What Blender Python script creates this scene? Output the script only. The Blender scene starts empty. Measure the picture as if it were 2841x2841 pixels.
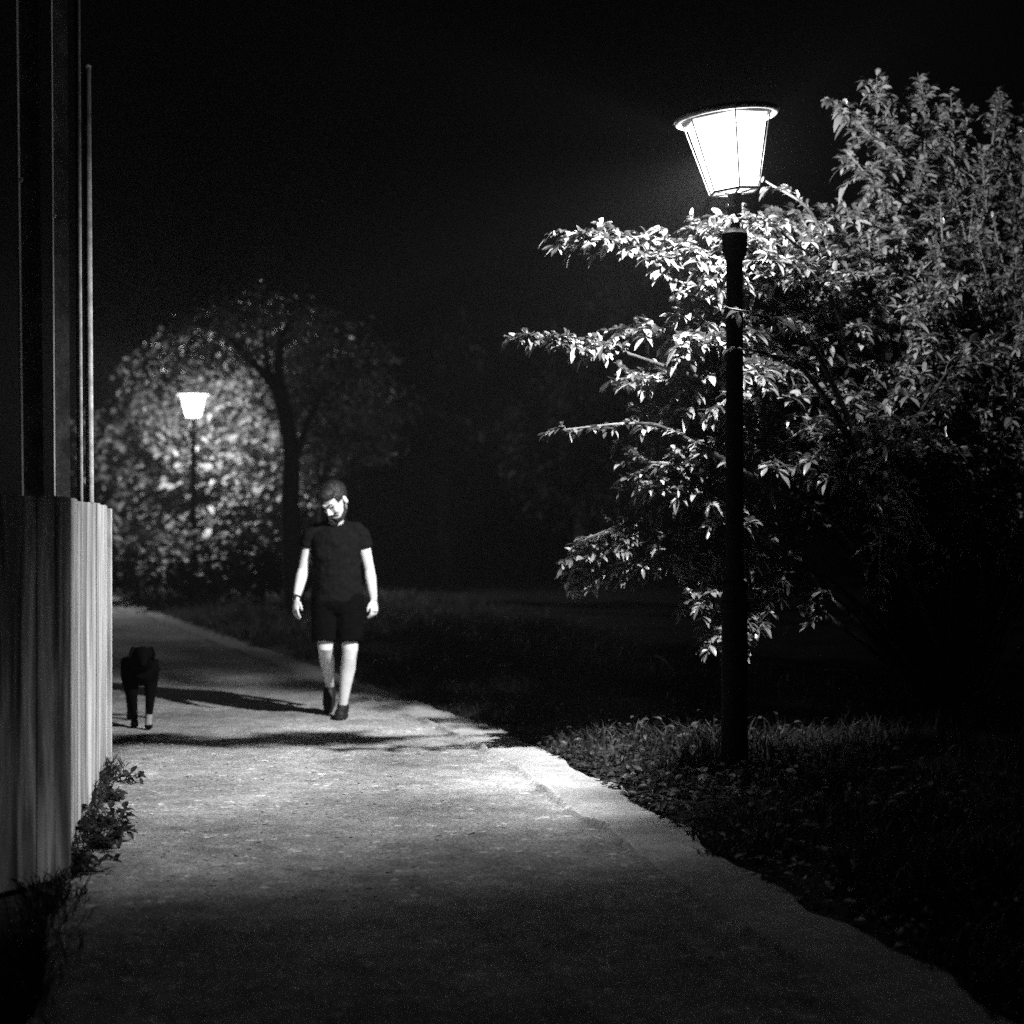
import bpy, math, random
import numpy as np
from mathutils import Vector, Matrix, noise

random.seed(11)
rng = np.random.default_rng(11)
scene = bpy.context.scene
COL = scene.collection
R = math.radians

# ---------------------------------------------------------------- geometry of the place
# metres; the camera stands at the origin, looks along +y, eye 1.43 m above the path
F, CX, HY, EYE = 5000.0, 1420.5, 1444.0, 1.43


def at(x, y, d):
    """World point at distance d along the view axis for a sight line of the photograph."""
    return Vector(((x - CX) / F * d, d, EYE + (HY - y) / F * d))


EDGE_D = [-6, 0, 3, 5.7, 7.0, 8.0, 10.0, 11.5, 12.9, 16, 20.0, 26.6, 35.2, 45, 60]
EDGE_X = [3.7, 2.4, 1.85, 1.34, 1.09, 0.85, 0.50, 0.18, -0.25, -1.30, -2.74, -4.95, -7.9, -11.5, -17]


def edge_x(d):
    """right-hand edge of the path at distance d (smoothed polyline)"""
    w = np.array([-1.2, -0.6, 0, 0.6, 1.2])
    return float(np.mean(np.interp(d + w, EDGE_D, EDGE_X)))


PATH_W = 2.86


# ---------------------------------------------------------------- helpers
def tag(o, label=None, cat=None, group=None, kind=None):
    if label: o['label'] = label
    if cat: o['category'] = cat
    if group: o['group'] = group
    if kind: o['kind'] = kind
    return o


def empty(name, loc, rz=0.0):
    o = bpy.data.objects.new(name, None)
    o.empty_display_size = 0.2
    o.location = loc
    o.rotation_euler = (0, 0, rz)
    COL.objects.link(o)
    return o


def smooth(me, flag=True):
    me.polygons.foreach_set('use_smooth', [flag] * len(me.polygons))


class MB:
    def __init__(self):
        self.v, self.f = [], []

    def add(self, vs, fs):
        n = len(self.v)
        self.v += [tuple(p) for p in vs]
        self.f += [tuple(i + n for i in q) for q in fs]

    def box(self, c, h, rot=None):
        c = Vector(c)
        vs = []
        for sx in (-1, 1):
            for sy in (-1, 1):
                for sz in (-1, 1):
                    p = Vector((sx * h[0], sy * h[1], sz * h[2]))
                    if rot: p = rot @ p
                    vs.append(c + p)
        self.add(vs, [(0, 1, 3, 2), (4, 6, 7, 5), (0, 4, 5, 1), (2, 3, 7, 6), (0, 2, 6, 4), (1, 5, 7, 3)])

    def ball(self, c, r, rot=None, nu=16, nv=10):
        c = Vector(c)
        vs = []
        for j in range(1, nv):
            th = math.pi * j / nv
            for i in range(nu):
                ph = 2 * math.pi * i / nu
                p = Vector((r[0] * math.sin(th) * math.cos(ph), r[1] * math.sin(th) * math.sin(ph), r[2] * math.cos(th)))
                if rot: p = rot @ p
                vs.append(c + p)
        t, b = Vector((0, 0, r[2])), Vector((0, 0, -r[2]))
        if rot: t, b = rot @ t, rot @ b
        vs += [c + t, c + b]
        T, B = len(vs) - 2, len(vs) - 1
        fs = []
        for j in range(nv - 2):
            for i in range(nu):
                a, k = j * nu + i, j * nu + (i + 1) % nu
                fs.append((a, a + nu, k + nu, k))
        for i in range(nu):
            fs.append((T, i, (i + 1) % nu))
            o = (nv - 2) * nu
            fs.append((B, o + (i + 1) % nu, o + i))
        self.add(vs, fs)

    def tube(self, pts, rad, n=8, flat=1.0, closed=False, up=None):
        """tube along pts; rad a number or list; flat scales the second cross axis"""
        pts = [Vector(p) for p in pts]
        if not hasattr(rad, '__len__'): rad = [rad] * len(pts)
        N = len(pts)
        ref = None
        vs = []
        for i, p in enumerate(pts):
            if closed: t = pts[(i + 1) % N] - pts[i - 1]
            elif i == 0: t = pts[1] - p
            elif i == N - 1: t = p - pts[i - 1]
            else: t = pts[i + 1] - pts[i - 1]
            t.normalize()
            if ref is None:
                ref = Vector(up) if up else (Vector((0, 0, 1)) if abs(t.z) < .8 else Vector((1, 0, 0)))
            u = ref - t * ref.dot(t)
            u.normalize()
            w = t.cross(u)
            ref = u
            for k in range(n):
                a = 2 * math.pi * k / n
                vs.append(p + (u * math.cos(a) + w * math.sin(a) * flat) * rad[i])
        fs = []
        for i in range(N if closed else N - 1):
            i2 = (i + 1) % N
            for k in range(n):
                k2 = (k + 1) % n
                fs.append((i * n + k, i * n + k2, i2 * n + k2, i2 * n + k))
        if not closed:
            fs.append(tuple(range(n - 1, -1, -1)))
            fs.append(tuple((N - 1) * n + k for k in range(n)))
        self.add(vs, fs)

    def loft(self, rings, n=20):
        """rings: (cx, cy, cz, hx, hy[, tilt]) ellipses, tilt raises the +y side"""
        vs = []
        for r in rings:
            cx, cy, cz, hx, hy = r[:5]
            tl = r[5] if len(r) > 5 else 0.0
            for k in range(n):
                a = 2 * math.pi * k / n
                vs.append((cx + hx * math.cos(a), cy + hy * math.sin(a), cz + tl * math.sin(a)))
        fs = []
        for i in range(len(rings) - 1):
            for k in range(n):
                k2 = (k + 1) % n
                fs.append((i * n + k, i * n + k2, (i + 1) * n + k2, (i + 1) * n + k))
        fs.append(tuple(range(n - 1, -1, -1)))
        fs.append(tuple((len(rings) - 1) * n + k for k in range(n)))
        self.add(vs, fs)

    def lathe(self, prof, n=24, c=(0, 0, 0), cap=True):
        self.loft([(c[0], c[1], c[2] + z, r, r) for r, z in prof], n)

    def transform(self, M):
        self.v = [tuple(M @ Vector(p)) for p in self.v]
        return self

    def merge(self, o):
        self.add(o.v, o.f)

    def mesh(self, name):
        me = bpy.data.meshes.new(name)
        me.from_pydata(self.v, [], self.f)
        me.update()
        return me

    def build(self, name, mat, parent=None, sm=False, bevel=0.0):
        me = self.mesh(name)
        if sm: smooth(me)
        me.materials.append(mat)
        o = bpy.data.objects.new(name, me)
        COL.objects.link(o)
        if parent is not None: o.parent = parent
        if bevel:
            m = o.modifiers.new('edge', 'BEVEL')
            m.width = bevel
            m.segments = 2
            m.limit_method = 'ANGLE'
        return o

    def fuse(self, name, mat, parent=None, voxel=0.006, it=4, fac=0.5, crease=0.0):
        """weld all shapes into ONE continuous smooth surface"""
        tmp = bpy.data.objects.new('tmp', self.mesh('tmp'))
        COL.objects.link(tmp)
        m = tmp.modifiers.new('r', 'REMESH')
        m.mode = 'VOXEL'
        m.voxel_size = voxel
        s = tmp.modifiers.new('s', 'SMOOTH')
        s.factor = fac
        s.iterations = it
        dg = bpy.context.evaluated_depsgraph_get()
        me = bpy.data.meshes.new_from_object(tmp.evaluated_get(dg))
        bpy.data.objects.remove(tmp)
        me.name = name
        smooth(me)
        me.materials.clear()
        if crease:
            me.update()
            co = [v.co.copy() for v in me.vertices]
            nr = [v.normal.copy() for v in me.vertices]
            for v, c, q in zip(me.vertices, co, nr):
                k = noise.fractal(Vector((c.x * 9 + c.z * 5, c.y * 9, c.z * 13 - c.x * 6)), 1.0, 2.0, 3)
                v.co = c + q * ((.005 + crease * k))
            me.update()
        me.materials.append(mat)
        o = bpy.data.objects.new(name, me)
        COL.objects.link(o)
        if parent is not None: o.parent = parent
        return o


def np_mesh(name, V, faces, mat, parent=None, sm=True):
    me = bpy.data.meshes.new(name)
    me.from_pydata(V.tolist(), [], faces)
    me.update()
    if sm: smooth(me)
    me.materials.append(mat)
    o = bpy.data.objects.new(name, me)
    COL.objects.link(o)
    if parent is not None: o.parent = parent
    return o


def norm(a):
    return a / np.maximum(np.linalg.norm(a, axis=1, keepdims=True), 1e-9)


def leaf_arrays(P, D, L, W, droop, roll, fold=0.25):
    """N arched, folded leaf blades: base P, direction D, length L, width W, droop (m fall at tip / L)"""
    N = len(P)
    D = norm(D)
    up = np.tile(np.array([[0, 0, 1.0]]), (N, 1))
    S = norm(np.cross(D, up) + 1e-4)
    Nn = np.cross(S, D)
    c, s = np.cos(roll)[:, None], np.sin(roll)[:, None]
    S2 = S * c + Nn * s
    N2 = -S * s + Nn * c
    ts = [0, .22, .5, .78, 1.0]
    ws = [0, .75, 1.0, .62, 0]
    rows = []
    for t, w in zip(ts, ws):
        mid = P + D * (L * t)[:, None] * (1 - 0.12 * t * t)
        mid = mid.copy()
        mid[:, 2] -= droop * L * t * t
        if w == 0:
            rows.append([mid])
        else:
            hw = (W * w * .5)[:, None]
            lift = N2 * hw * fold
            rows.append([mid - S2 * hw + lift, mid, mid + S2 * hw + lift])
    V = np.stack([a for r in rows for a in r], axis=1)          # N, 11, 3
    k = V.shape[1]
    base = [(0, 1, 2), (0, 2, 3), (1, 4, 5, 2), (2, 5, 6, 3), (4, 7, 8, 5), (5, 8, 9, 6), (7, 10, 8), (8, 10, 9)]
    fs = []
    for i in range(N):
        o = i * k
        fs += [tuple(q + o for q in b) for b in base]
    return V.reshape(-1, 3), fs


def catmull(pts, n=8):
    pts = [Vector(p) for p in pts]
    P = [pts[0] * 2 - pts[1]] + pts + [pts[-1] * 2 - pts[-2]]
    out = []
    for i in range(1, len(P) - 2):
        for k in range(n):
            t = k / n
            a, b, c, d = P[i - 1], P[i], P[i + 1], P[i + 2]
            out.append(0.5 * ((2 * b) + (c - a) * t + (2 * a - 5 * b + 4 * c - d) * t * t + (3 * b - a - 3 * c + d) * t ** 3))
    out.append(pts[-1])
    return out


# ---------------------------------------------------------------- materials (the photograph is black and white: all greys)
def mat(name, base, rough=0.8, spec=0.3, metal=0.0, tone=(), bump=(), island=0.0, scale=(1, 1, 1), transl=0.0, warp=0.0, agg=None, crack=None):
    """tone: list of (noise scale, low, high, detail) multipliers; bump: (scale, strength, distance)"""
    m = bpy.data.materials.new(name)
    m.use_nodes = True
    nt = m.node_tree
    N, L = nt.nodes, nt.links
    b = N['Principled BSDF']
    b.inputs['Roughness'].default_value = rough
    b.inputs['Specular IOR Level'].default_value = spec
    b.inputs['Metallic'].default_value = metal
    b.inputs['Base Color'].default_value = (base, base, base, 1)
    tc = N.new('ShaderNodeTexCoord')
    mp = N.new('ShaderNodeMapping')
    mp.inputs['Scale'].default_value = scale
    L.new(tc.outputs['Object'], mp.inputs['Vector'])
    val = None
    for (sc, lo, hi, det) in tone:
        t = N.new('ShaderNodeTexNoise')
        t.inputs['Scale'].default_value = sc
        t.inputs['Detail'].default_value = det
        t.inputs['Distortion'].default_value = warp
        L.new(mp.outputs['Vector'], t.inputs['Vector'])
        r = N.new('ShaderNodeMapRange')
        r.inputs['From Min'].default_value = .32
        r.inputs['From Max'].default_value = .68
        r.inputs['To Min'].default_value = lo
        r.inputs['To Max'].default_value = hi
        L.new(t.outputs['Fac'], r.inputs['Value'])
        if val is None: val = r.outputs['Result']
        else:
            x = N.new('ShaderNodeMath')
            x.operation = 'MULTIPLY'
            L.new(val, x.inputs[0])
            L.new(r.outputs['Result'], x.inputs[1])
            val = x.outputs[0]
    if island:
        g = N.new('ShaderNodeNewGeometry')
        r = N.new('ShaderNodeMapRange')
        r.inputs['To Min'].default_value = 1 - island
        r.inputs['To Max'].default_value = 1 + island
        L.new(g.outputs['Random Per Island'], r.inputs['Value'])
        if val is None: val = r.outputs['Result']
        else:
            x = N.new('ShaderNodeMath')
            x.operation = 'MULTIPLY'
            L.new(val, x.inputs[0])
            L.new(r.outputs['Result'], x.inputs[1])
            val = x.outputs[0]
    def times(node_out):
        nonlocal val
        if val is None:
            val = node_out
            return
        x = N.new('ShaderNodeMath')
        x.operation = 'MULTIPLY'
        L.new(val, x.inputs[0])
        L.new(node_out, x.inputs[1])
        val = x.outputs[0]
    for (sc, lo, hi, pw) in (agg or ()):                  # stones of the aggregate: one tone per cell
        vo = N.new('ShaderNodeTexVoronoi')
        vo.inputs['Scale'].default_value = sc
        L.new(mp.outputs['Vector'], vo.inputs['Vector'])
        bwn = N.new('ShaderNodeSeparateColor')
        L.new(vo.outputs['Color'], bwn.inputs[0])
        pwn = N.new('ShaderNodeMath')
        pwn.operation = 'POWER'
        pwn.inputs[1].default_value = pw
        L.new(bwn.outputs[0], pwn.inputs[0])
        r = N.new('ShaderNodeMapRange')
        r.inputs['To Min'].default_value = lo
        r.inputs['To Max'].default_value = hi
        L.new(pwn.outputs[0], r.inputs['Value'])
        times(r.outputs['Result'])
    if crack:                                             # fine cracks: warped cell borders
        nz = N.new('ShaderNodeTexNoise')
        nz.inputs['Scale'].default_value = 2.2
        nz.inputs['Detail'].default_value = 5
        L.new(mp.outputs['Vector'], nz.inputs['Vector'])
        va = N.new('ShaderNodeVectorMath')
        va.operation = 'MULTIPLY_ADD'
        va.inputs[1].default_value = (.55, .55, .55)
        L.new(nz.outputs['Color'], va.inputs[0])
        L.new(mp.outputs['Vector'], va.inputs[2])
        vo = N.new('ShaderNodeTexVoronoi')
        vo.feature = 'DISTANCE_TO_EDGE'
        vo.inputs['Scale'].default_value = crack
        L.new(va.outputs[0], vo.inputs['Vector'])
        r = N.new('ShaderNodeMapRange')
        r.inputs['From Max'].default_value = .014
        r.inputs['To Min'].default_value = .45
        r.inputs['To Max'].default_value = 1
        L.new(vo.outputs['Distance'], r.inputs['Value'])
        times(r.outputs['Result'])
    if val is not None:
        x = N.new('ShaderNodeMath')
        x.operation = 'MULTIPLY'
        x.use_clamp = True
        x.inputs[1].default_value = base
        L.new(val, x.inputs[0])
        c = N.new('ShaderNodeCombineColor')
        for q in range(3): L.new(x.outputs[0], c.inputs[q])
        L.new(c.outputs[0], b.inputs['Base Color'])
    if bump:
        t = N.new('ShaderNodeTexNoise')
        t.inputs['Scale'].default_value = bump[0]
        t.inputs['Detail'].default_value = 4
        L.new(mp.outputs['Vector'], t.inputs['Vector'])
        bp = N.new('ShaderNodeBump')
        bp.inputs['Strength'].default_value = bump[1]
        bp.inputs['Distance'].default_value = bump[2]
        L.new(t.outputs['Fac'], bp.inputs['Height'])
        L.new(bp.outputs['Normal'], b.inputs['Normal'])
    if transl:
        tr = N.new('ShaderNodeBsdfTranslucent')
        tr.inputs['Color'].default_value = (base * 1.3, base * 1.3, base * 1.3, 1)
        mx = N.new('ShaderNodeMixShader')
        mx.inputs[0].default_value = transl
        out = N['Material Output']
        L.new(b.outputs[0], mx.inputs[1])
        L.new(tr.outputs[0], mx.inputs[2])
        L.new(mx.outputs[0], out.inputs['Surface'])
    return m


M = {}
M['asphalt'] = mat('asphalt', 0.40, 1.0, 0.04, tone=[(.35, .78, 1.18, 3), (1.1, .62, 1.25, 5), (7, .72, 1.2, 5), (60, .6, 1.4, 3)], bump=(90, .8, .010), agg=[(85, .72, 1.28, 1), (30, .96, 2.2, 40)])
M['edging'] = mat('path_edging_concrete', 0.42, 1.0, 0.04, tone=[(1.1, .8, 1.15, 4), (8, .85, 1.12, 4), (80, .75, 1.25, 3)], bump=(90, .5, .006), agg=[(90, .8, 1.2, 1)])
M['soil'] = mat('soil', 0.022, 0.95, 0.1, tone=[(2, .6, 1.4, 3), (25, .5, 1.5, 4)], bump=(30, .8, .03))
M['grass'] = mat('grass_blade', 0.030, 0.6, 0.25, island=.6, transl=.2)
M['grass_lit'] = mat('lit_grass_blade', 0.11, 0.6, 0.25, island=.6, transl=.2)  # paler copy of the grass: the distant lamp's light put into the colour
M['weed'] = mat('weed_leaf', 0.042, 0.5, 0.3, island=.6, transl=.2)
M['litter'] = mat('fallen_leaf', 0.38, 0.7, 0.3, island=.5)
M['leaf'] = mat('shrub_leaf', 0.14, 0.24, 1.0, island=.7, transl=.12)
M['leaf_far'] = mat('tree_leaf', 0.17, 0.5, 0.4, island=.6, transl=.10)
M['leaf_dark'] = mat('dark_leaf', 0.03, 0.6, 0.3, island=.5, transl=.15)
M['bark'] = mat('bark', 0.03, 0.95, 0.08, tone=[(18, .5, 1.5, 4)], bump=(40, .8, .02))
M['twig'] = mat('twig_bark', 0.12, 0.7, 0.3, tone=[(30, .6, 1.3, 3)])
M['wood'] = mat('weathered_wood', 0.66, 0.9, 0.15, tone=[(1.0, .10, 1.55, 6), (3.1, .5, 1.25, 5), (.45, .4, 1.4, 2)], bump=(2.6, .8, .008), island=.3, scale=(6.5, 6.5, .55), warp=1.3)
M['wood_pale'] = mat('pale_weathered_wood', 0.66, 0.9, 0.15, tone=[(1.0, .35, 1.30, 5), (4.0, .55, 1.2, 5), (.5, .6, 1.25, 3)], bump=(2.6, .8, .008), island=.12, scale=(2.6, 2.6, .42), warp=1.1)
M['steel'] = mat('painted_steel', 0.55, 0.55, 0.4, tone=[(14, .6, 1.25, 5), (90, .75, 1.2, 3)], bump=(60, .2, .002))
M['steel_lit_edge'] = mat('lit_steel_edge', 0.80, 0.5, 0.5, tone=[(7, .75, 1.1, 4)])  # near-white so the flange looks lamplit: light put into its colour
M['steel_dark'] = mat('weathered_steel', 0.20, 0.6, 0.4, tone=[(9, .4, 1.3, 5), (70, .7, 1.2, 3)], bump=(50, .3, .003))
M['lamp_black'] = mat('black_lamp_paint', 0.005, 0.8, 0.06, bump=(40, .1, .002))
M['lamp_frame'] = mat('lamp_frame_paint', 0.10, 0.5, 0.4, tone=[(25, .6, 1.3, 3)])
M['lamp_rim'] = mat('lamp_rim_metal', 0.45, 0.35, 0.6, tone=[(16, .6, 1.3, 3)])
M['skin'] = mat('skin', 0.70, 0.55, 0.35, tone=[(30, .9, 1.06, 3)])
M['shirt'] = mat('black_cotton', 0.0085, 1.0, 0.03, tone=[(40, .8, 1.2, 3)], bump=(16, .5, .02))
M['shorts'] = mat('black_shorts_cloth', 0.0035, 1.0, 0.02, bump=(14, .5, .02))
M['shoe'] = mat('black_shoe', 0.012, 0.6, 0.3, bump=(60, .2, .003))
M['hair'] = mat('dark_hair', 0.022, 0.45, 0.4, tone=[(60, .5, 1.5, 4)], bump=(90, .9, .01))
M['strap'] = mat('black_strap', 0.01, 0.5, 0.3)
M['fur'] = mat('black_fur', 0.003, 0.9, 0.02, bump=(120, .6, .008))
M['white_fur'] = mat('white_fur', 0.30, 0.8, 0.2, bump=(120, .6, .008))


def lamp_glass_mat(name, strength):
    m = bpy.data.materials.new(name)
    m.use_nodes = True
    N, L = m.node_tree.nodes, m.node_tree.links
    N.remove(N['Principled BSDF'])
    e = N.new('ShaderNodeEmission')
    e.inputs['Strength'].default_value = strength
    t = N.new('ShaderNodeBsdfTransparent')
    mx = N.new('ShaderNodeMixShader')
    mx.inputs[0].default_value = .3
    L.new(t.outputs[0], mx.inputs[1])
    L.new(e.outputs[0], mx.inputs[2])
    L.new(mx.outputs[0], N['Material Output'].inputs['Surface'])
    return m


M['glass'] = lamp_glass_mat('lit_lamp_glass', 9.0)

# ---------------------------------------------------------------- ground and path
def fbm(x, y, s=1.0):
    return noise.fractal(Vector((x * s, y * s, 3.3)), 1.0, 2.0, 4)


def verge_z(x, d):
    """height of the ground beside the path"""
    u = x - edge_x(d)
    if u > -0.12:
        k = min(1.0, (u + 0.12) / 0.5)
        return -0.03 + k * (0.055 + 0.05 * fbm(x, d, .9)) + 0.02 * max(0, min(u, 3)) * .6
    if u < -PATH_W + .12:
        return -0.012 + 0.015 * fbm(x, d, 1.2) - (.03 if u > -PATH_W - .02 else 0)
    return -0.05


def grid_axis(fine0, fine1, step, lo, hi, growth=1.25):
    a = list(np.arange(fine0, fine1, step))
    s, v = step, a[0]
    left = []
    while v > lo:
        s *= growth
        v -= s
        left.append(max(v, lo))
    s, v = step, a[-1]
    right = []
    while v < hi:
        s *= growth
        v += s
        right.append(min(v, hi))
    return left[::-1] + a + right


gx = grid_axis(-4.5, 5.5, .12, -70, 70)
gy = grid_axis(3.0, 24.0, .14, -15, 110)
V = [(x, y, verge_z(x, y)) for y in gy for x in gx]
nx = len(gx)
fs = [(j * nx + i, j * nx + i + 1, (j + 1) * nx + i + 1, (j + 1) * nx + i) for j in range(len(gy) - 1) for i in range(nx - 1)]
g = np_mesh('ground', np.array(V), fs, M['soil'])
tag(g, kind='structure')

# path: one asphalt sheet with a raised seam 0.4 m in from the right-hand edge
seam = 0.40
cols = list(np.linspace(0, .28, 6)) + list(np.arange(.30, .52, .015)) + list(np.arange(.55, PATH_W + .02, .11))
rows = list(np.arange(-4, 4, .4)) + list(np.arange(4, 16, .07)) + list(np.arange(16, 58, .5))
V = []
for d in rows:
    ex = edge_x(d)
    j = 0.035 * fbm(0.3, d, 1.6) + 0.012 * fbm(2.3, d, 7)
    for w in cols:
        x = ex - w + (0.09 * fbm(5.1, d, 1.4) if w == 0 else 0) + .04 * (w == cols[-1]) + (0.04 * fbm(9.1, d, 2.0) if w == cols[-1] else 0)
        ws = seam + j
        q = (w - ws)
        z = 0.032 * math.exp(-(q / .024) ** 2) * (0.75 + .9 * fbm(7, d, 2.5))
        z += (-0.006 if q < 0 else 0.0) - 0.014 * math.exp(-((q + .05) / .03) ** 2)
        z += 0.006 * fbm(x, d, .8) + 0.002 * fbm(x, d, 4)
        V.append((x, d, z))
n = len(cols)
fs = [(j * n + i + 1, j * n + i, (j + 1) * n + i, (j + 1) * n + i + 1) for j in range(len(rows) - 1) for i in range(n - 1)]
p = np_mesh('path', np.array(V), fs, M['asphalt'])
p.data.materials.append(M['edging'])
mi = []
for j in range(len(rows) - 1):
    jit = 0.035 * fbm(0.3, rows[j], 1.6) + 0.012 * fbm(2.3, rows[j], 7)
    mi += [1 if cols[i + 1] < seam + jit + .012 else 0 for i in range(n - 1)]
p.data.polygons.foreach_set('material_index', mi)
tag(p, kind='structure')

# ---------------------------------------------------------------- grass, weeds and litter (uncountable)
def blades(name, P, H, W, lean, matl, label):
    N = len(P)
    a = rng.uniform(0, 2 * math.pi, N)
    S = np.stack([np.cos(a), np.sin(a), np.zeros(N)], 1)
    b = rng.uniform(0, 2 * math.pi, N)
    T = np.stack([np.cos(b), np.sin(b), np.zeros(N)], 1) * (lean * H * rng.uniform(.3, 1.4, N))[:, None]
    up = np.zeros((N, 3)); up[:, 2] = 1
    m = P + up * (H * .6)[:, None] + T * .35
    tip = P + up * (H * .92)[:, None] + T
    w = (W * .5)[:, None]
    V = np.stack([P - S * w, P + S * w, m - S * w * .8, m + S * w * .8, tip], 1).reshape(-1, 3)
    fs = []
    for i in range(N):
        o = i * 5
        fs += [(o, o + 1, o + 3, o + 2), (o + 2, o + 3, o + 4)]
    o = np_mesh(name, V, fs, matl, sm=False)
    return tag(o, label, 'grass', kind='stuff')


pts, hs = [], []
while len(pts) < 42000:
    d = 4.2 + 22 * random.random() ** 1.7
    u = -0.10 + 4.2 * random.random() ** 1.5
    x = edge_x(d) + u
    if u < 0.07 + 0.26 * fbm(1.0, d, 1.5) + .10 * fbm(4, d, 7): continue
    c = fbm(x, d, 1.3)
    if random.random() > .55 + .9 * c: continue
    pts.append((x, d, verge_z(x, d) - .005))
    hs.append((.07 + .10 * random.random()) * (1 + .7 * c) * min(1, .45 + u * .9))
hs = np.array(hs)
blades('grass', np.array(pts), hs, .006 + .006 * rng.random(len(hs)), .7, M['grass'], 'dark rough grass on the verge right of the path')

# broad-leaved ground cover below the near lamp and along the right-hand edge of the path
P, Dr = [], []
while len(P) < 2600:
    d = 5.0 + 9 * random.random()
    u = .0 + 1.7 * random.random() ** 1.6
    x = edge_x(d) + u
    k = fbm(x + 9, d, 1.7)
    near = math.exp(-((d - 9.6) / 1.6) ** 2)
    if random.random() > (.12 + .5 * near) * (1 + 2.5 * k): continue
    h = abs(random.gauss(0, .05)) * (1 + .8 * near) * min(1, .3 + u)
    P.append((x, d, verge_z(x, d) + h + .01))
    a = random.uniform(0, 2 * math.pi)
    Dr.append((math.cos(a), math.sin(a), random.uniform(-.1, .7)))
n = len(P)
V, fs = leaf_arrays(np.array(P), np.array(Dr), rng.uniform(.035, .085, n), rng.uniform(.018, .04, n), rng.uniform(.1, .5, n), rng.uniform(-.6, .6, n))
o = np_mesh('ground_cover', V, fs, M['weed'])
tag(o, 'small broad leaved weeds on the verge below the near lamp', 'ground cover', kind='stuff')

# fallen bits on the asphalt
P, Dr = [], []
while len(P) < 620:
    d = 4.6 + 7 * random.random() ** .8
    w = .3 + 2.5 * random.random() ** .7
    if random.random() > (.3 + .7 * min(1, w / 2.2)): continue
    x = edge_x(d) - w
    P.append((x, d, .012))
    a = random.uniform(0, 2 * math.pi)
    Dr.append((math.cos(a), math.sin(a), random.uniform(-.02, .25)))
n = len(P)
V, fs = leaf_arrays(np.array(P), np.array(Dr), rng.uniform(.012, .055, n), rng.uniform(.006, .022, n), rng.uniform(0, .2, n), rng.uniform(-.4, .4, n))
o = np_mesh('leaf_litter', V, fs, M['litter'])
tag(o, 'tiny pale fallen leaves scattered over the asphalt path', 'leaf litter', kind='stuff')

# ---------------------------------------------------------------- wooden fence: two runs
def fence_run(name, a, b, height, label, end_post=None, seed=1, wood='wood', bw=(.085, .115)):
    rr = random.Random(seed)
    a, b = Vector((a[0], a[1], 0)), Vector((b[0], b[1], 0))
    t = (b - a)
    Ltot = t.length
    t.normalize()
    nrm = Vector((t.y, -t.x, 0))           # turned towards the path
    if nrm.x < 0: nrm = -nrm
    root = empty(name, a)
    tag(root, label, 'fence', 'weathered plank fence runs beside the path')
    mb = MB()
    s = 0.0
    while s < Ltot - .02:
        w = min(rr.uniform(*bw), Ltot - s)
        gap = rr.uniform(.0004, .0018)
        h = height + rr.uniform(-.007, .007)
        off = rr.uniform(-.0015, .0015)
        n0 = 5
        tilt = rr.uniform(-.006, .006)
        c0, c1 = s + gap, s + w - gap
        # board: thin slab, wavy top edge
        front, back = [], []
        for k in range(n0 + 1):
            q = c0 + (c1 - c0) * k / n0
            zt = h + tilt * (k / n0 - .5) + rr.uniform(-.0025, .0025)
            for lst, o in ((front, .011 + off), (back, -.011 + off)):
                base = t * q + nrm * o
                lst.append((base + Vector((0, 0, .015)), base + Vector((0, 0, zt))))
        vs, fsx = [], []
        for lst in (front, back):
            for lo, hi in lst: vs += [lo, hi]
        m = n0 + 1
        for k in range(n0):
            i = 2 * k
            fsx.append((i, i + 2, i + 3, i + 1))
            j = 2 * m + 2 * k
            fsx.append((j, j + 1, j + 3, j + 2))
            fsx.append((i + 1, i + 3, j + 3, j + 1))
            fsx.append((i, j, j + 2, i + 2))
        fsx.append((0, 1, 2 * m + 1, 2 * m))
        e = 2 * (m - 1)
        fsx.append((e, 2 * m + e, 2 * m + e + 1, e + 1))
        mb.add(vs, fsx)
        s += w
    mb.build('board_panel', M[wood], root)
    rot = Matrix(((t.x, nrm.x, 0), (t.y, nrm.y, 0), (0, 0, 1)))
    for z in (.35, 1.22):
        r = MB()
        r.box(t * (Ltot / 2) - nrm * .035, (Ltot / 2, .02, .045), rot)
        ro = r.build('rail', M[wood], root)
        ro.location.z = z
    k = .15
    while k < Ltot:
        q = MB()
        q.box(t * k - nrm * .105, (.045, .045, .74), rot)
        po = q.build('post', M[wood], root, bevel=.004)
        po.location.z = .74
        k += 1.6
    if end_post:
        q = MB()
        q.box(t * (Ltot + .05) - nrm * .012, (.045, .045, end_post / 2), rot)
        po = q.build('end_post', M[wood], root, bevel=.005)
        po.location.z = end_post / 2
    return root


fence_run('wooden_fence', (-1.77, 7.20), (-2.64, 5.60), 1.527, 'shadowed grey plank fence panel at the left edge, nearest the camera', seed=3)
fence_run('wooden_fence', (-1.85, 7.42), (-2.395, 10.62), 1.523, 'brightly lamplit plank fence panel running away beside the path', end_post=1.50, seed=8, wood='wood_pale', bw=(.30, .46))

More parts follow.
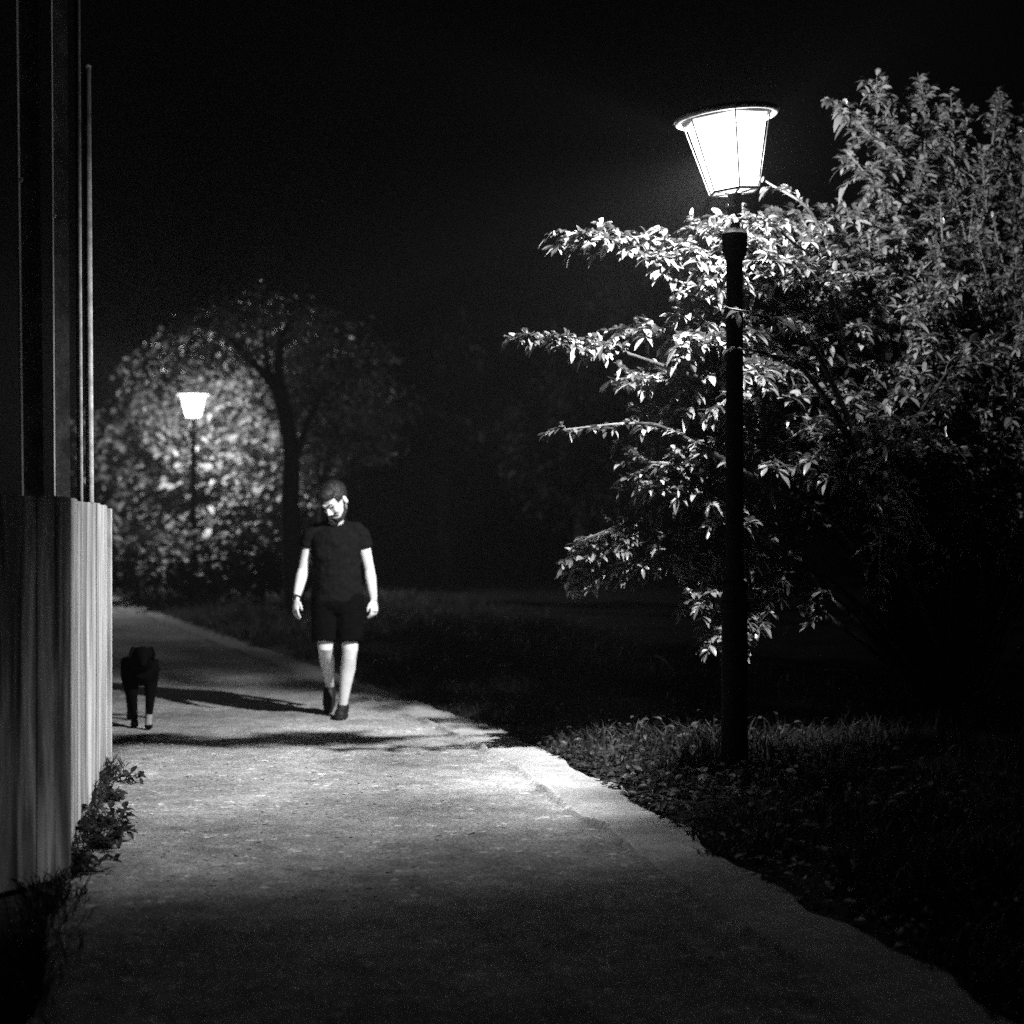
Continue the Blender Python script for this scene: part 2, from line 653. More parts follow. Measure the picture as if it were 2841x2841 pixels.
# ---------------------------------------------------------------- tall steel posts behind the fence
def l_post(x0, x1, d, h, label, lean):
    """angle-iron post: a broad web and a thin flange standing out along its left-hand edge"""
    a, b = at(x0, HY, d), at(x1, HY, d)
    root = empty('steel_post', (a.x, d, 0))
    tag(root, label, 'post', 'tall steel posts behind the fence')
    w = b.x - a.x
    web = MB()
    web.box((w / 2, w * .36, h / 2), (w * .62, .004, h / 2), Matrix.Rotation(R(37), 3, 'Z'))
    wo = web.build('web_plate', M['steel_dark'], root)
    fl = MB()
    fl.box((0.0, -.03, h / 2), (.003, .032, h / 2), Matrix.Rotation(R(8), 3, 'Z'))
    fl.build('flange', M['steel_lit_edge'], root, bevel=.001)
    for z in (h * .28, h * .62):
        bm_ = MB()
        bm_.tube([(0.004, -.035, z), (0.016, -.035, z)], .009, 6)
        bm_.build('bolt', M['steel'], root)
    root.rotation_euler = (0, R(lean), 0)
    return root


l_post(79, 124, 7.55, 4.6, 'broad steel angle post nearest the camera, leftmost of the tall posts', -.65)
l_post(161, 194, 8.45, 4.6, 'steel angle post with one bright edge, second tall post from the left', -.35)


def round_post(x, d, r, h, label, lean):
    c = at(x, HY, d)
    root = empty('steel_post', (c.x, d, 0))
    tag(root, label, 'post', 'tall steel posts behind the fence')
    mb = MB()
    mb.tube([(0, 0, 0), (0, 0, h * .5), (0, 0, h)], r, 20)
    mb.build('tube', M['steel'], root, sm=False)
    for f in root.children[0].data.polygons: f.use_smooth = len(f.vertices) == 4
    cap = MB()
    cap.lathe([(r * 1.12, 0), (r * 1.12, .012), (r * .6, .02)], 16)
    co = cap.build('cap', M['steel'], root)
    co.location.z = h
    root.rotation_euler = (0, R(lean), 0)
    return root


round_post(227, 9.35, .0155, 4.7, 'thin grey tubular post between the angle posts and the capped post', -.33)
round_post(255, 10.0, .0215, EYE + (HY - 178) / F * 10.0 - .02, 'pale tubular post whose top ends in view, right of the other posts', -.40)

# ---------------------------------------------------------------- street lamps
HZ0, HZ1 = 3.255, 3.66          # bottom and top of the lantern glass
RB, RT = .135, .235


def street_lamp(loc, label, head_tilt, head_turn, watts_spot, watts_point, axis, watts_back=0):
    root = empty('street_lamp', loc)
    tag(root, label, 'street lamp', 'lantern street lamps along the path')
    po = MB()
    po.lathe([(.052, .0), (.052, 1.0), (.047, 2.5), (.045, 2.88)], 20)
    po.build('post', M['lamp_black'], root, sm=False)
    for f in root.children[0].data.polygons: f.use_smooth = len(f.vertices) == 4
    bs = MB()
    bs.lathe([(.10, 0), (.10, .05), (.075, .09), (.072, .92), (.082, .94), (.082, .975), (.066, .99), (.066, 1.05), (.075, 1.06), (.075, 1.085), (.052, 1.10)], 24)
    bs.build('post_base', M['lamp_black'], root)
    nk = MB()
    nk.lathe([(.046, 2.86), (.068, 2.92), (.072, 3.02), (.050, 3.05), (.040, 3.10), (.040, HZ0 - .02)], 20)
    nk.build('neck', M['lamp_black'], root)
    for sx in (-1, 1):
        bo = MB()
        bo.tube([(sx * .045, -.040, 3.17), (sx * .05, -.056, 3.17)], .009, 8)
        bo.build('bolt', M['lamp_rim'], root)
    # lantern head: hexagonal, frame with glass, rim and roof as sub-parts
    hc = Vector((0, 0, HZ0))

    def hexp(r, z, k, off=0.0):
        a = R(60 * k - 90 + off)
        return Vector((r * math.cos(a), r * math.sin(a), z - HZ0))

    fr = MB()
    for k in range(6):
        fr.tube([hexp(RB + .010, HZ0 - .006, k), hexp(RT + .020, HZ1 + .004, k)], .0044, 6)
        fr.tube([hexp(RB + .006, HZ0, k), hexp(RB + .006, HZ0, k + 1)], .008, 6)
        fr.tube([hexp(RT + .006, HZ1, k), hexp(RT + .006, HZ1, k + 1)], .008, 6)
        fr.tube([(0, 0, -.012), hexp(RB + .006, HZ0, k)], .007, 6)
    fr.ball((0, 0, -.012), (.042, .042, .018), nu=14, nv=8)
    frame = fr.build('lantern_frame', M['lamp_frame'], root)
    frame.location = hc
    frame.rotation_euler = (0, R(head_tilt), R(head_turn))
    gl = MB()
    for k in range(6):
        gl.add([hexp(RB, HZ0 + .004, k), hexp(RB, HZ0 + .004, k + 1), hexp(RT, HZ1 - .004, k + 1), hexp(RT, HZ1 - .004, k)], [(0, 1, 2, 3)])
    gl.build('lamp_glass', M['glass'], frame)
    zr = HZ1 - HZ0
    rim = MB()
    rim.tube([(.275 * math.cos(a), .275 * math.sin(a), zr + .012) for a in np.linspace(0, 2 * math.pi, 40, endpoint=False)], .019, 8, closed=True)
    rim.build('rim', M['lamp_rim'], frame, sm=True)
    rf = MB()
    rf.loft([(0, 0, zr + .012, .268, .268), (0, 0, zr + .022, .262, .262), (0, 0, zr + .030, .18, .18), (0, 0, zr + .034, .02, .02)], 40)
    rf.build('roof', M['lamp_frame'], frame, sm=True)
    # the bulb's light
    if watts_spot:
        ld = bpy.data.lights.new('lamp_beam', 'SPOT')
        ld.energy = watts_spot
        ld.shadow_soft_size = .035
        ld.spot_size = R(121)
        ld.spot_blend = 1.0
        lo = bpy.data.objects.new('lamp_beam', ld)
        COL.objects.link(lo)
        lo.parent = root
        lo.location = (0, 0, HZ0 + .22)
        lo.rotation_euler = Vector(axis).to_track_quat('-Z', 'Y').to_euler()
    if watts_back:
        # added spot aimed away from the camera to brighten the shrub side
        ld = bpy.data.lights.new('added_back_beam', 'SPOT')
        ld.energy = watts_back
        ld.shadow_soft_size = .035
        ld.spot_size = R(180)
        ld.spot_blend = 1.0
        lo = bpy.data.objects.new('added_back_beam', ld)
        COL.objects.link(lo)
        lo.parent = root
        lo.location = (0, 0, HZ0 + .22)
        lo.rotation_euler = Vector((-.08, .98, .05)).to_track_quat('-Z', 'Y').to_euler()
    ld = bpy.data.lights.new('lamp_bulb', 'POINT')
    ld.energy = watts_point
    ld.shadow_soft_size = .035
    lo = bpy.data.objects.new('lamp_bulb', ld)
    COL.objects.link(lo)
    lo.parent = root
    lo.location = (0, 0, HZ0 + .22)
    return root


LX, LD = 1.235, 10.0
street_lamp((LX, LD, 0.0), 'large near street lamp with glowing tapered lantern in front of the shrub', -6.5, 4, 1950, 36, (-.55, .28, -.78), 1250)
street_lamp((-5.66, 32.0, 0.0), 'small distant street lamp glowing among the lit trees beyond the fence', 0, 12, 0, 950, (0, 0, -1))

# ---------------------------------------------------------------- foliage
class Foliage:
    """collects twigs and leaves of one plant"""

    def __init__(self, seed):
        self.r = random.Random(seed)
        self.np = np.random.default_rng(seed)
        self.wood, self.twigs = MB(), MB()
        self.P, self.D, self.S = [], [], []

    def leaf(self, p, d, s=1.0):
        self.P.append(tuple(p)); self.D.append(tuple(d)); self.S.append(s)

    def twig(self, p, d, length, n=7, s=1.0, rad=.004, droop=.25):
        r = self.r
        d = Vector(d).normalized()
        pts = []
        for k in range(5):
            t = k / 4
            q = Vector(p) + d * length * t
            q.z += -droop * length * t * t + r.uniform(-.008, .008)
            pts.append(q)
        self.twigs.tube(pts, [rad, rad * .85, rad * .7, rad * .55, rad * .4], 4)
        side = d.cross(Vector((0, 0, 1)))
        if side.length < .1: side = Vector((1, 0, 0))
        side.normalize()
        for k in range(n):
            t = (k + .6) / n
            i = min(3, int(t * 4))
            q = pts[i].lerp(pts[i + 1], t * 4 - i)
            sg = 1 if k % 2 else -1
            ld = d * r.uniform(.2, .9) + side * sg * r.uniform(.5, 1.1) + Vector((0, 0, r.uniform(-.25, .55)))
            self.leaf(q, ld, s * r.uniform(.55, 1.2))
        for k in range(3):                       # terminal whorl
            a = r.uniform(0, 2 * math.pi)
            ld = d * r.uniform(.5, 1.1) + side * math.cos(a) * .9 + Vector((0, 0, math.sin(a) * .7))
            self.leaf(pts[-1], ld, s * r.uniform(.75, 1.2))

    def limb(self, pts, r0, r1, start=.3, every=.10, tl=.28, s=1.0, nleaf=7, flat=.45, matl='twigs', droop=.25):
        """a limb with side twigs from 'start' of its length outwards"""
        r = self.r
        c = catmull(pts, 7)
        n = len(c)
        rad = [r0 + (r1 - r0) * k / (n - 1) for k in range(n)]
        h = int(n * .80)
        self.wood.tube(c[:h + 1], rad[:h + 1], 6)
        self.twigs.tube(c[h:], rad[h:], 6)
        cum = [0]
        for k in range(1, n): cum.append(cum[-1] + (c[k] - c[k - 1]).length)
        tot = cum[-1]
        x = tot * start
        while x < tot:
            k = max(i for i in range(n) if cum[i] <= x)
            k = min(k, n - 2)
            q = c[k].lerp(c[k + 1], (x - cum[k]) / max(1e-6, cum[k + 1] - cum[k]))
            tan = (c[k + 1] - c[k]).normalized()
            a = r.uniform(0, 2 * math.pi)
            side = tan.cross(Vector((0, 0, 1)))
            if side.length < .1: side = Vector((1, 0, 0))
            side.normalize()
            d = tan * r.uniform(.3, .9) + side * math.cos(a) + Vector((0, 0, flat * math.sin(a) + .12))
            f = 1 - .55 * (x / tot)
            self.twig(q, d, tl * f * r.uniform(.6, 1.3), nleaf, s, droop=droop)
            x += every * r.uniform(.6, 1.4)
        self.twig(c[-1], c[-1] - c[-3], tl * .45, nleaf, s, droop=droop)

    def finish(self, root, leafmat, L=(.060, .112), W=(.28, .42), droop=(.10, .60), trunk_mat='bark'):
        if self.wood.v: self.wood.build('trunk', M[trunk_mat], root, sm=True)
        if self.twigs.v: self.twigs.build('twigs', M['twig'], root, sm=True)
        n = len(self.P)
        Ls = self.np.uniform(L[0], L[1], n) * np.array(self.S)
        V, fs = leaf_arrays(np.array(self.P), np.array(self.D), Ls, Ls * self.np.uniform(W[0], W[1], n),
                            self.np.uniform(droop[0], droop[1], n), self.np.uniform(-.7, .7, n))
        np_mesh('crown', V, fs, leafmat, root)
        return n


# --- the big shrub behind the near lamp
sh = Foliage(5)
bx, bd = 3.0, 12.5
root = empty('shrub', (0, 0, 0))
tag(root, 'large glossy leaved shrub lit by the near lamp, reaching out over the path', 'shrub')
fork = []
for k in range(7):
    a = 2 * math.pi * k / 7
    fork.append(Vector((bx + .16 * math.cos(a), bd + .16 * math.sin(a), 0)))


def shrub_limb(mid, tip, r0=.028, fi=None, **kw):
    b = fork[sh.r.randrange(7) if fi is None else fi] + Vector((0, 0, .02))
    pts = [b] + [Vector(q) for q in mid] + [Vector(tip)]
    sh.limb(pts, r0, .005, **kw)


S = dict(every=.022, tl=.26, nleaf=13, flat=.55)
# long level branches over the path
shrub_limb([at(2380, 1350, 11.60), at(2200, 860, 11.20), at(1960, 702, 10.95), at(1740, 668, 10.85)], at(1580, 645, 10.75), start=.44, s=.95, **S)
shrub_limb([at(2380, 1350, 11.60), at(2230, 900, 11.20), at(2080, 740, 10.90)], at(1900, 705, 10.80), start=.45, **S)
shrub_limb([at(2360, 1420, 11.60), at(2150, 1130, 11.20), at(1880, 1030, 10.75), at(1680, 965, 10.55)], at(1450, 935, 10.48), start=.87, s=.9, **dict(S, tl=.16))
shrub_limb([at(2360, 1420, 11.60), at(2180, 1080, 11.20), at(1960, 960, 11.10)], at(1740, 915, 11.10), start=.45, **S)
shrub_limb([at(2360, 1420, 11.60), at(2150, 1180, 11.70), at(1950, 1080, 11.10)], at(1755, 1050, 11.00), start=.45, **S)
shrub_limb([at(2360, 1500, 11.60), at(2100, 1330, 11.00), at(1870, 1200, 10.75), at(1760, 1175, 10.65)], at(1540, 1195, 10.55), start=.72, s=.8, every=.07, tl=.12, nleaf=6, flat=.3)
shrub_limb([at(2360, 1500, 11.60), at(2100, 1400, 11.70), at(1930, 1300, 11.02)], at(1770, 1280, 11.02), start=.5, s=.9, **S)
shrub_limb([at(2360, 1500, 11.60), at(2100, 1420, 11.90), at(1900, 1360, 11.02)], at(1780, 1330, 11.02), start=.55, s=.9, **S)
shrub_limb([at(2350, 1650, 11.60), at(2050, 1500, 11.60), at(1830, 1470, 11.12)], at(1640, 1545, 11.12), start=.62, s=.85, **S)
shrub_limb([at(2350, 1650, 11.60), at(2050, 1560, 11.80), at(1820, 1540, 11.12)], at(1620, 1590, 11.12), start=.66, s=.85, **S)
shrub_limb([at(2350, 1700, 11.60), at(2120, 1580, 11.70)], at(1960, 1660, 11.12), start=.55, s=.8, **S)
shrub_limb([at(2350, 1750, 11.60), at(2150, 1640, 11.70)], at(1985, 1770, 11.12), start=.6, s=.8, **S)
# upright stem left of the lamp post
shrub_limb([at(2250, 1600, 11.50), at(1930, 1330, 11.02), at(1890, 1160, 11.60)], at(1860, 1060, 11.20), start=.6, **S)
# towards and beside the lantern
shrub_limb([at(2420, 1250, 11.60), at(2300, 760, 11.20), at(2250, 590, 11.10)], at(2120, 500, 11.00), start=.62, s=.9, every=.07, tl=.14, nleaf=6, flat=.4)
shrub_limb([at(2420, 1250, 11.60), at(2330, 780, 11.20), at(2200, 660, 11.05)], at(2030, 605, 10.90), start=.5, **S)
shrub_limb([at(2420, 1250, 11.60), at(2300, 820, 11.00), at(2150, 720, 10.75)], at(2020, 640, 10.72), start=.55, s=.9, **S)
# leaves crossing in front of the lamp post
shrub_limb([at(2450, 1400, 11.40), at(2250, 950, 10.70), at(2120, 880, 9.82)], at(2020, 855, 9.80), start=.72, s=.8, every=.08, tl=.12, nleaf=6, flat=.3)
shrub_limb([at(2450, 1400, 11.40), at(2250, 1050, 10.70), at(2130, 985, 9.82)], at(2045, 965, 9.80), start=.8, s=.6, every=.1, tl=.09, nleaf=5, flat=.3)
# the crown's upper edge, right of the lantern
shrub_limb([at(2520, 1200, 12.30), at(2520, 700, 12.10), at(2450, 430, 12.00)], at(2335, 300, 11.90), start=.55, **S)
shrub_limb([at(2520, 1200, 12.30), at(2560, 650, 12.10), at(2500, 380, 12.00)], at(2430, 255, 11.90), start=.55, **S)
shrub_limb([at(2600, 1200, 12.50), at(2600, 650, 12.30), at(2590, 400, 12.20)], at(2560, 255, 12.10), start=.5, **S)
shrub_limb([at(2600, 1200, 12.50), at(2640, 650, 12.40), at(2650, 420, 12.30)], at(2640, 290, 12.20), start=.5, **S)
shrub_limb([at(2700, 1200, 12.50), at(2740, 650, 12.40), at(2750, 450, 12.30)], at(2765, 290, 12.30), start=.5, **S)
shrub_limb([at(2700, 1200, 12.50), at(2800, 650, 12.40), at(2840, 480, 12.30)], at(2860, 320, 12.30), start=.5, **S)
shrub_limb([at(2500, 1100, 12.30), at(2480, 700, 12.00), at(2440, 540, 11.90)], at(2380, 455, 11.80), start=.5, **S)
shrub_limb([at(2500, 1100, 12.30), at(2470, 760, 11.90), at(2420, 640, 11.80)], at(2340, 600, 11.70), start=.5, **S)
# the body of the crown
rr = random.Random(21)
for k in range(205):
    while True:
        x = rr.uniform(2060, 3150)
        y = rr.uniform(330, 1330)
        lim = 560 + max(0, 2350 - x) * .55 if x < 2420 else 330
        if y < lim: continue
        if x < 2300 and y > 1250: continue
        if y > 1150 and rr.random() > .35: continue
        break
    d = 12.15 - (y - 330) * .00100 + max(0, x - 2450) * .0004 + rr.uniform(-.12, .55)
    tip = at(x, y, d)
    mid1 = fork[0].lerp(tip, .45) + Vector((rr.uniform(-.15, .25), rr.uniform(-.2, .2), rr.uniform(.15, .4)))
    mid2 = fork[0].lerp(tip, .75) + Vector((rr.uniform(-.1, .15), rr.uniform(-.15, .15), rr.uniform(.1, .3)))
    shrub_limb([mid1, mid2], tip, r0=.016, start=.60, every=.042, tl=.26, nleaf=12, flat=.9, s=.78)
for (x, y, d) in [(2420, 1190, 11.5), (2400, 1260, 11.4), (2480, 1330, 11.5), (2500, 1420, 11.6), (2560, 1240, 11.6), (2520, 1500, 11.6), (2570, 1360, 11.7), (2600, 1600, 11.7), (2460, 1560, 11.6), (2440, 1640, 11.6), (2700, 1350, 11.8), (2760, 1000, 11.6), (2780, 960, 11.5), (2700, 1080, 11.6), (2180, 1200, 11.4), (2120, 1260, 11.4)]:
    shrub_limb([at(2450, 1450, 11.60), at((2450 + x) / 2, (1300 + y) / 2 - 80, 10.9)], at(x, y, d), r0=.014, start=.6, every=.09, tl=.2, nleaf=6, s=.9)
for (x0, x1, y0, y1, n_) in [(1800, 2080, 640, 720, 14), (1900, 2200, 600, 700, 12), (2050, 2420, 590, 780, 26)]:
    for k in range(n_):
        x, y = rr.uniform(x0, x1), rr.uniform(y0, y1)
        tip = at(x, y + max(0, 1900 - x) * .1, rr.uniform(10.8, 11.25) + (.75 if x > 2080 else 0))
        shrub_limb([at(2420, 1250, 11.70), at((2420 + x) / 2, (1200 + y) / 2 - 130, 11.5)], tip, r0=.014, start=.7, every=.036, tl=.22, nleaf=11, flat=.5)
for k in range(46):
    x, y = rr.uniform(1790, 2100), rr.uniform(650, 1160)
    if y < 790 and x < 1960: y += 180
    if 760 < y < 1010 and x < 1890: x += 115
    if x + (y - 900) * .25 < 1800: x += 90
    tip = at(x, y, rr.uniform(10.75, 11.3))
    shrub_limb([at(2380, 1350, 11.60), at((2380 + x) / 2, (1300 + y) / 2 - 120, 11.5)], tip, r0=.014, start=.66, every=.036, tl=.22, nleaf=11, flat=.6)
# ragged lower sprays left of the lamp post
for (x0, x1, y0, y1, n_, d0, d1) in [(1740, 1990, 1215, 1370, 20, 10.9, 11.5), (1590, 1800, 1475, 1640, 15, 11.0, 11.5), (1720, 1860, 1390, 1470, 5, 11.0, 11.4), (1900, 2080, 1400, 1820, 16, 11.0, 11.9), (1930, 2110, 1130, 1260, 14, 10.9, 11.5)]:
    for k in range(n_):
        x, y = rr.uniform(x0, x1), rr.uniform(y0, y1)
        shrub_limb([at(2360, 1550, 11.7), at((2360 + x) / 2, (1450 + y) / 2 - 110, 11.5)], at(x, y, rr.uniform(d0, d1)), r0=.013, start=.74, every=.045, tl=.18, nleaf=9, flat=.6, s=.9)
# a spray hanging over the top of the lamp post
shrub_limb([at(2420, 1250, 11.6), at(2310, 800, 11.1), at(2190, 665, 10.6), at(2115, 618, 10.1)], at(2035, 604, 9.86), r0=.012, start=.90, every=.05, tl=.10, nleaf=6, flat=.3, s=.8)
# the lamp-side face of the crown right of the post
for k in range(90):
    x, y = rr.uniform(2080, 2680), rr.uniform(640, 1330)
    shrub_limb([at(2440, 1400, 12.3), at((2440 + x) / 2, (1380 + y) / 2 - 60, 12.0)], at(x, y, 12.10 - (y - 330) * .00105 + rr.uniform(-.15, .15)), r0=.013, start=.74, every=.04, tl=.22, nleaf=9, flat=.7)
for k in range(7):
    sh.wood.tube(catmull([fork[k] - Vector((0, 0, .05)), fork[k] + Vector((.1 * math.cos(k), .1 * math.sin(k), .45)), fork[k] + Vector((.25 * math.cos(k), .25 * math.sin(k), 1.1))]), [.045 - .001 * i for i in range(17)], 8)
nl = sh.finish(root, M['leaf'])
print('shrub leaves', nl)


# --- far trees around the distant lamp
def crown_cloud(fo, centres, n, size, spread, rad=.09):
    """twiggy clumps: small leaf groups scattered on and in lumpy masses"""
    r = fo.r
    for (c, rx, ry, rz), m in zip(centres, n):
        for _ in range(m):
            while True:
                p = Vector((r.gauss(0, .55), r.gauss(0, .55), r.gauss(0, .55)))
                if p.length < 1.15: break
            q = Vector(c) + Vector((p.x * rx, p.y * ry, p.z * rz))
            for _ in range(spread):
                a = r.uniform(0, 2 * math.pi)
                fo.leaf(q + Vector((r.gauss(0, rad), r.gauss(0, rad), r.gauss(0, rad * .8))),
                        (math.cos(a), math.sin(a), r.uniform(-.6, .5)), size * r.uniform(.7, 1.3))


# dark forked tree that stands between the camera and the distant lamp
ft = Foliage(31)
root = empty('tree', (0, 0, 0))
tag(root, 'dark forked tree silhouetted in front of the distant lit foliage', 'tree')
D0 = 25.5
ft.wood.tube(catmull([at(825, 1760, D0), at(812, 1560, D0), at(805, 1400, D0), at(808, 1260, D0), at(792, 1150, D0)]), [.15 - .0014 * k for k in range(33)], 10)
ft.wood.tube(catmull([at(797, 1200, D0), at(770, 1090, D0), at(725, 1030, D0), at(680, 985, D0 - .3), at(640, 940, D0 - .6)]), [.095 - .0022 * k for k in range(33)], 8)
ft.wood.tube(catmull([at(790, 1150, D0), at(775, 1060, D0), at(775, 980, D0), at(800, 890, D0 + .3)]), [.10 - .003 * k for k in range(25)], 8)
ft.wood.tube(catmull([at(770, 1090, D0), at(740, 1010, D0 + .4), at(735, 920, D0 + .6)]), [.07 - .003 * k for k in range(17)], 6)
ft.wood.tube(catmull([at(803, 1330, D0), at(850, 1180, D0 + .2), at(900, 1080, D0 + .5)]), [.06 - .002 * k for k in range(17)], 6)
cl = []
nn = []
for (x, y, d, rx, rz, m) in [(640, 915, 25.4, 1.0, .45, 50), (760, 890, 25.9, 1.1, .5, 45), (850, 970, 25.9, .7, .5, 50), (900, 1080, 26.4, .6, .6, 80), (830, 1120, 27.4, .6, .5, 90), (540, 985, 27.9, .7, .35, 40),
                             (920, 1220, 26.4, .6, .5, 60), (1010, 1200, 26.4, .6, .5, 40), (960, 1000, 26.4, .6, .6, 50), (430, 1030, 27.4, .4, .3, 25), (820, 1010, 28.4, .6, .6, 80)]:
    cl.append((at(x, y, d), rx, rx, rz)); nn.append(m)
crown_cloud(ft, cl, nn, 1.0, 7, )
ft.finish(root, M['leaf_far'], L=(.08, .15), W=(.5, .7))

# slimmer trunk right of it
s2 = Foliage(33)
root = empty('tree', (0, 0, 0))
tag(root, 'slim dark tree standing just left of the walking man', 'tree')
s2.wood.tube(catmull([at(905, 1720, 30), at(900, 1480, 30), at(905, 1300, 30), at(920, 1180, 30), at(950, 1060, 30)]), [.13 - .003 * k for k in range(33)], 8)
s2.wood.tube(catmull([at(902, 1400, 30), at(870, 1260, 30), at(860, 1150, 30.4)]), [.05 - .002 * k for k in range(17)], 6)
crown_cloud(s2, [(at(950, 1040, 30), 1.0, 1.0, .8), (at(870, 1330, 31), .45, .45, .6), (at(1040, 1170, 30.5), .7, .7, .6), (at(860, 1180, 31), .5, .5, .4)], [120, 50, 70, 50], 1.0, 7)
s2.finish(root, M['leaf_far'], L=(.10, .18), W=(.5, .7))

# lit bushes behind the distant lamp, each on stems of its own
def far_bush(name, label, base, blobs, seed, matl, cat):
    fo = Foliage(seed)
    root = empty(name, (0, 0, 0))
    tag(root, label, cat)
    cl, nn = [], []
    b = Vector((base[0], base[1], 0))
    for (x, y, d, rx, rz, m) in blobs:
        c = at(x, y, d)
        cl.append((c, rx * .9, rx * .7, rz * .85)); nn.append(int(m * .24))
        fo.wood.tube(catmull([b, b.lerp(c, .5) + Vector((0, 0, .2)), c]), [.07 - .003 * k for k in range(17)], 6)
    crown_cloud(fo, cl, nn, 1.0, 20, .21)
    fo.finish(root, matl, L=(.10, .23), W=(.5, .75))
    return root


B = at(640, 1444, 34.8)
far_bush('tree', 'brightly lit leafy tree directly behind the distant lamp', (B.x, B.y), [
    (640, 1190, 34.4, .9, .6, 190), (610, 1260, 34.2, .7, .5, 160), (700, 1300, 34.2, .7, .6, 170), (560, 1330, 33.6, .8, .6, 130), (680, 1400, 33.4, .9, .6, 150), (740, 1220, 33.8, .7, .8, 120),
    (620, 1060, 34.5, 1.0, .7, 150), (720, 1100, 34.6, .8, .8, 120), (560, 980, 35, 1.0, .6, 120), (450, 1020, 35, .7, .5, 90), (660, 960, 35.2, 1.1, .6, 110), (640, 905, 36.5, .5, .25, 40), (780, 1010, 35, .4, .35, 60), (480, 1200, 34.2, .6, .5, 100), (620, 1450, 33.6, 1.0, .5, 140), (760, 1390, 33.6, .6, .8, 90)], 41, M['leaf_far'], 'tree')
B = at(380, 1444, 35.5)
far_bush('bush', 'grey half lit bush left of the distant lamp, above the fence end', (B.x, B.y), [
    (400, 1200, 35, .8, .6, 110), (340, 1290, 35, .8, .7, 130), (430, 1330, 34.8, .7, .6, 120), (370, 1400, 34.8, .8, .6, 130), (300, 1220, 35.5, .7, .5, 80), (450, 1450, 34.4, .7, .5, 120), (320, 1480, 35, .8, .5, 120), (420, 1120, 35.2, .5, .35, 50)], 43, M['leaf_far'], 'bush')
B = at(600, 1444, 31.0)
far_bush('bush', 'low dark bush at the foot of the distant lamp', (B.x, B.y - 1.5), [
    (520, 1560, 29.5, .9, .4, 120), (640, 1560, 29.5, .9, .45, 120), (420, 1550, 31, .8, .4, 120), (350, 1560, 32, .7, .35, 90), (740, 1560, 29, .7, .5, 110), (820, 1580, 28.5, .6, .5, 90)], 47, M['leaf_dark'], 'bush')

# dark trees closing the view behind the path, leaf colour darkened to look unlit
def dark_tree(x, d, h, w, seed, label):
    fo = Foliage(seed)
    r = fo.r
    b = at(x, HY, d)
    b.z = 0
    root = empty('tree', (0, 0, 0))
    tag(root, label, 'tree')
    top = b + Vector((r.uniform(-.4, .4), 0, h * .62))
    fo.wood.tube(catmull([b, b.lerp(top, .5) + Vector((r.uniform(-.2, .2), 0, 0)), top]), [.22 - .008 * k for k in range(17)], 8)
    cl, nn = [], []
    for k in range(9):
        a = r.uniform(0, 2 * math.pi)
        q = b + Vector((math.cos(a) * w * r.uniform(.2, .75), math.sin(a) * w * r.uniform(.2, .6), h * r.uniform(.38, .92)))
        mid = b + Vector((0, 0, h * r.uniform(.3, .5)))
        fo.wood.tube(catmull([mid, mid.lerp(q, .5) + Vector((0, 0, .25)), q]), [.07 - .003 * i for i in range(17)], 5)
        cl.append((q, w * .55, w * .5, h * .16)); nn.append(75)
    crown_cloud(fo, cl, nn, 1.0, 6)
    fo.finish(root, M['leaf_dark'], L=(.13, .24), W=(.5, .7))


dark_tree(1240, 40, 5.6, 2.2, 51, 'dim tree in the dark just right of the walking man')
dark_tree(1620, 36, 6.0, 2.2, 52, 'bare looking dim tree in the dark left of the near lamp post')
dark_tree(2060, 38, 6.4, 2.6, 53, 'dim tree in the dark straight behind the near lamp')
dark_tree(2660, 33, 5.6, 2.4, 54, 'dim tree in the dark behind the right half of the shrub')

# --- a fallen stick on the verge
st = MB()
st.tube(catmull([(at(1818, 1833, 16.5).x, 16.5, .19), (at(1850, 1850, 16.2).x, 16.2, .16), (at(1895, 1885, 15.6).x, 15.6, .03)]), [.007] * 17, 6)
tag(st.build('stick', M['twig'], sm=True), 'thin pale stick leaning out of the dark grass', 'stick')

# --- weeds at the foot of the fence
def weed(x, d, h, n, seed, label, s=1.0):
    fo = Foliage(seed)
    r = fo.r
    root = empty('weed', (0, 0, 0))
    tag(root, label, 'weed', 'weeds at the foot of the fence')
    b = Vector((x, d, 0))
    fo.twigs.ball(b + Vector((0, 0, .004)), (.05, .10, .012))
    for k in range(n):
        a = r.uniform(0, 2 * math.pi)
        d_ = Vector((math.cos(a) * .7 + .25, math.sin(a) * .7, r.uniform(.4, 1.2)))
        fo.twig(b + Vector((r.gauss(0, .03), r.gauss(0, .06), 0)), d_, h * r.uniform(.6, 1.2), 7, s, rad=.003, droop=.35)
    if fo.twigs.v: fo.twigs.build('stems', M['twig'], root, sm=True)
    nn = len(fo.P)
    Ls = fo.np.uniform(.035, .075, nn) * s
    V, fs = leaf_arrays(np.array(fo.P), np.array(fo.D), Ls, Ls * fo.np.uniform(.35, .6, nn), fo.np.uniform(.1, .6, nn), fo.np.uniform(-.7, .7, nn))
    np_mesh('foliage', V, fs, M['weed'], root)


def fl_x(d):        # foot of the fence on the path side
    return -1.62 - (d - 6.3) * .182


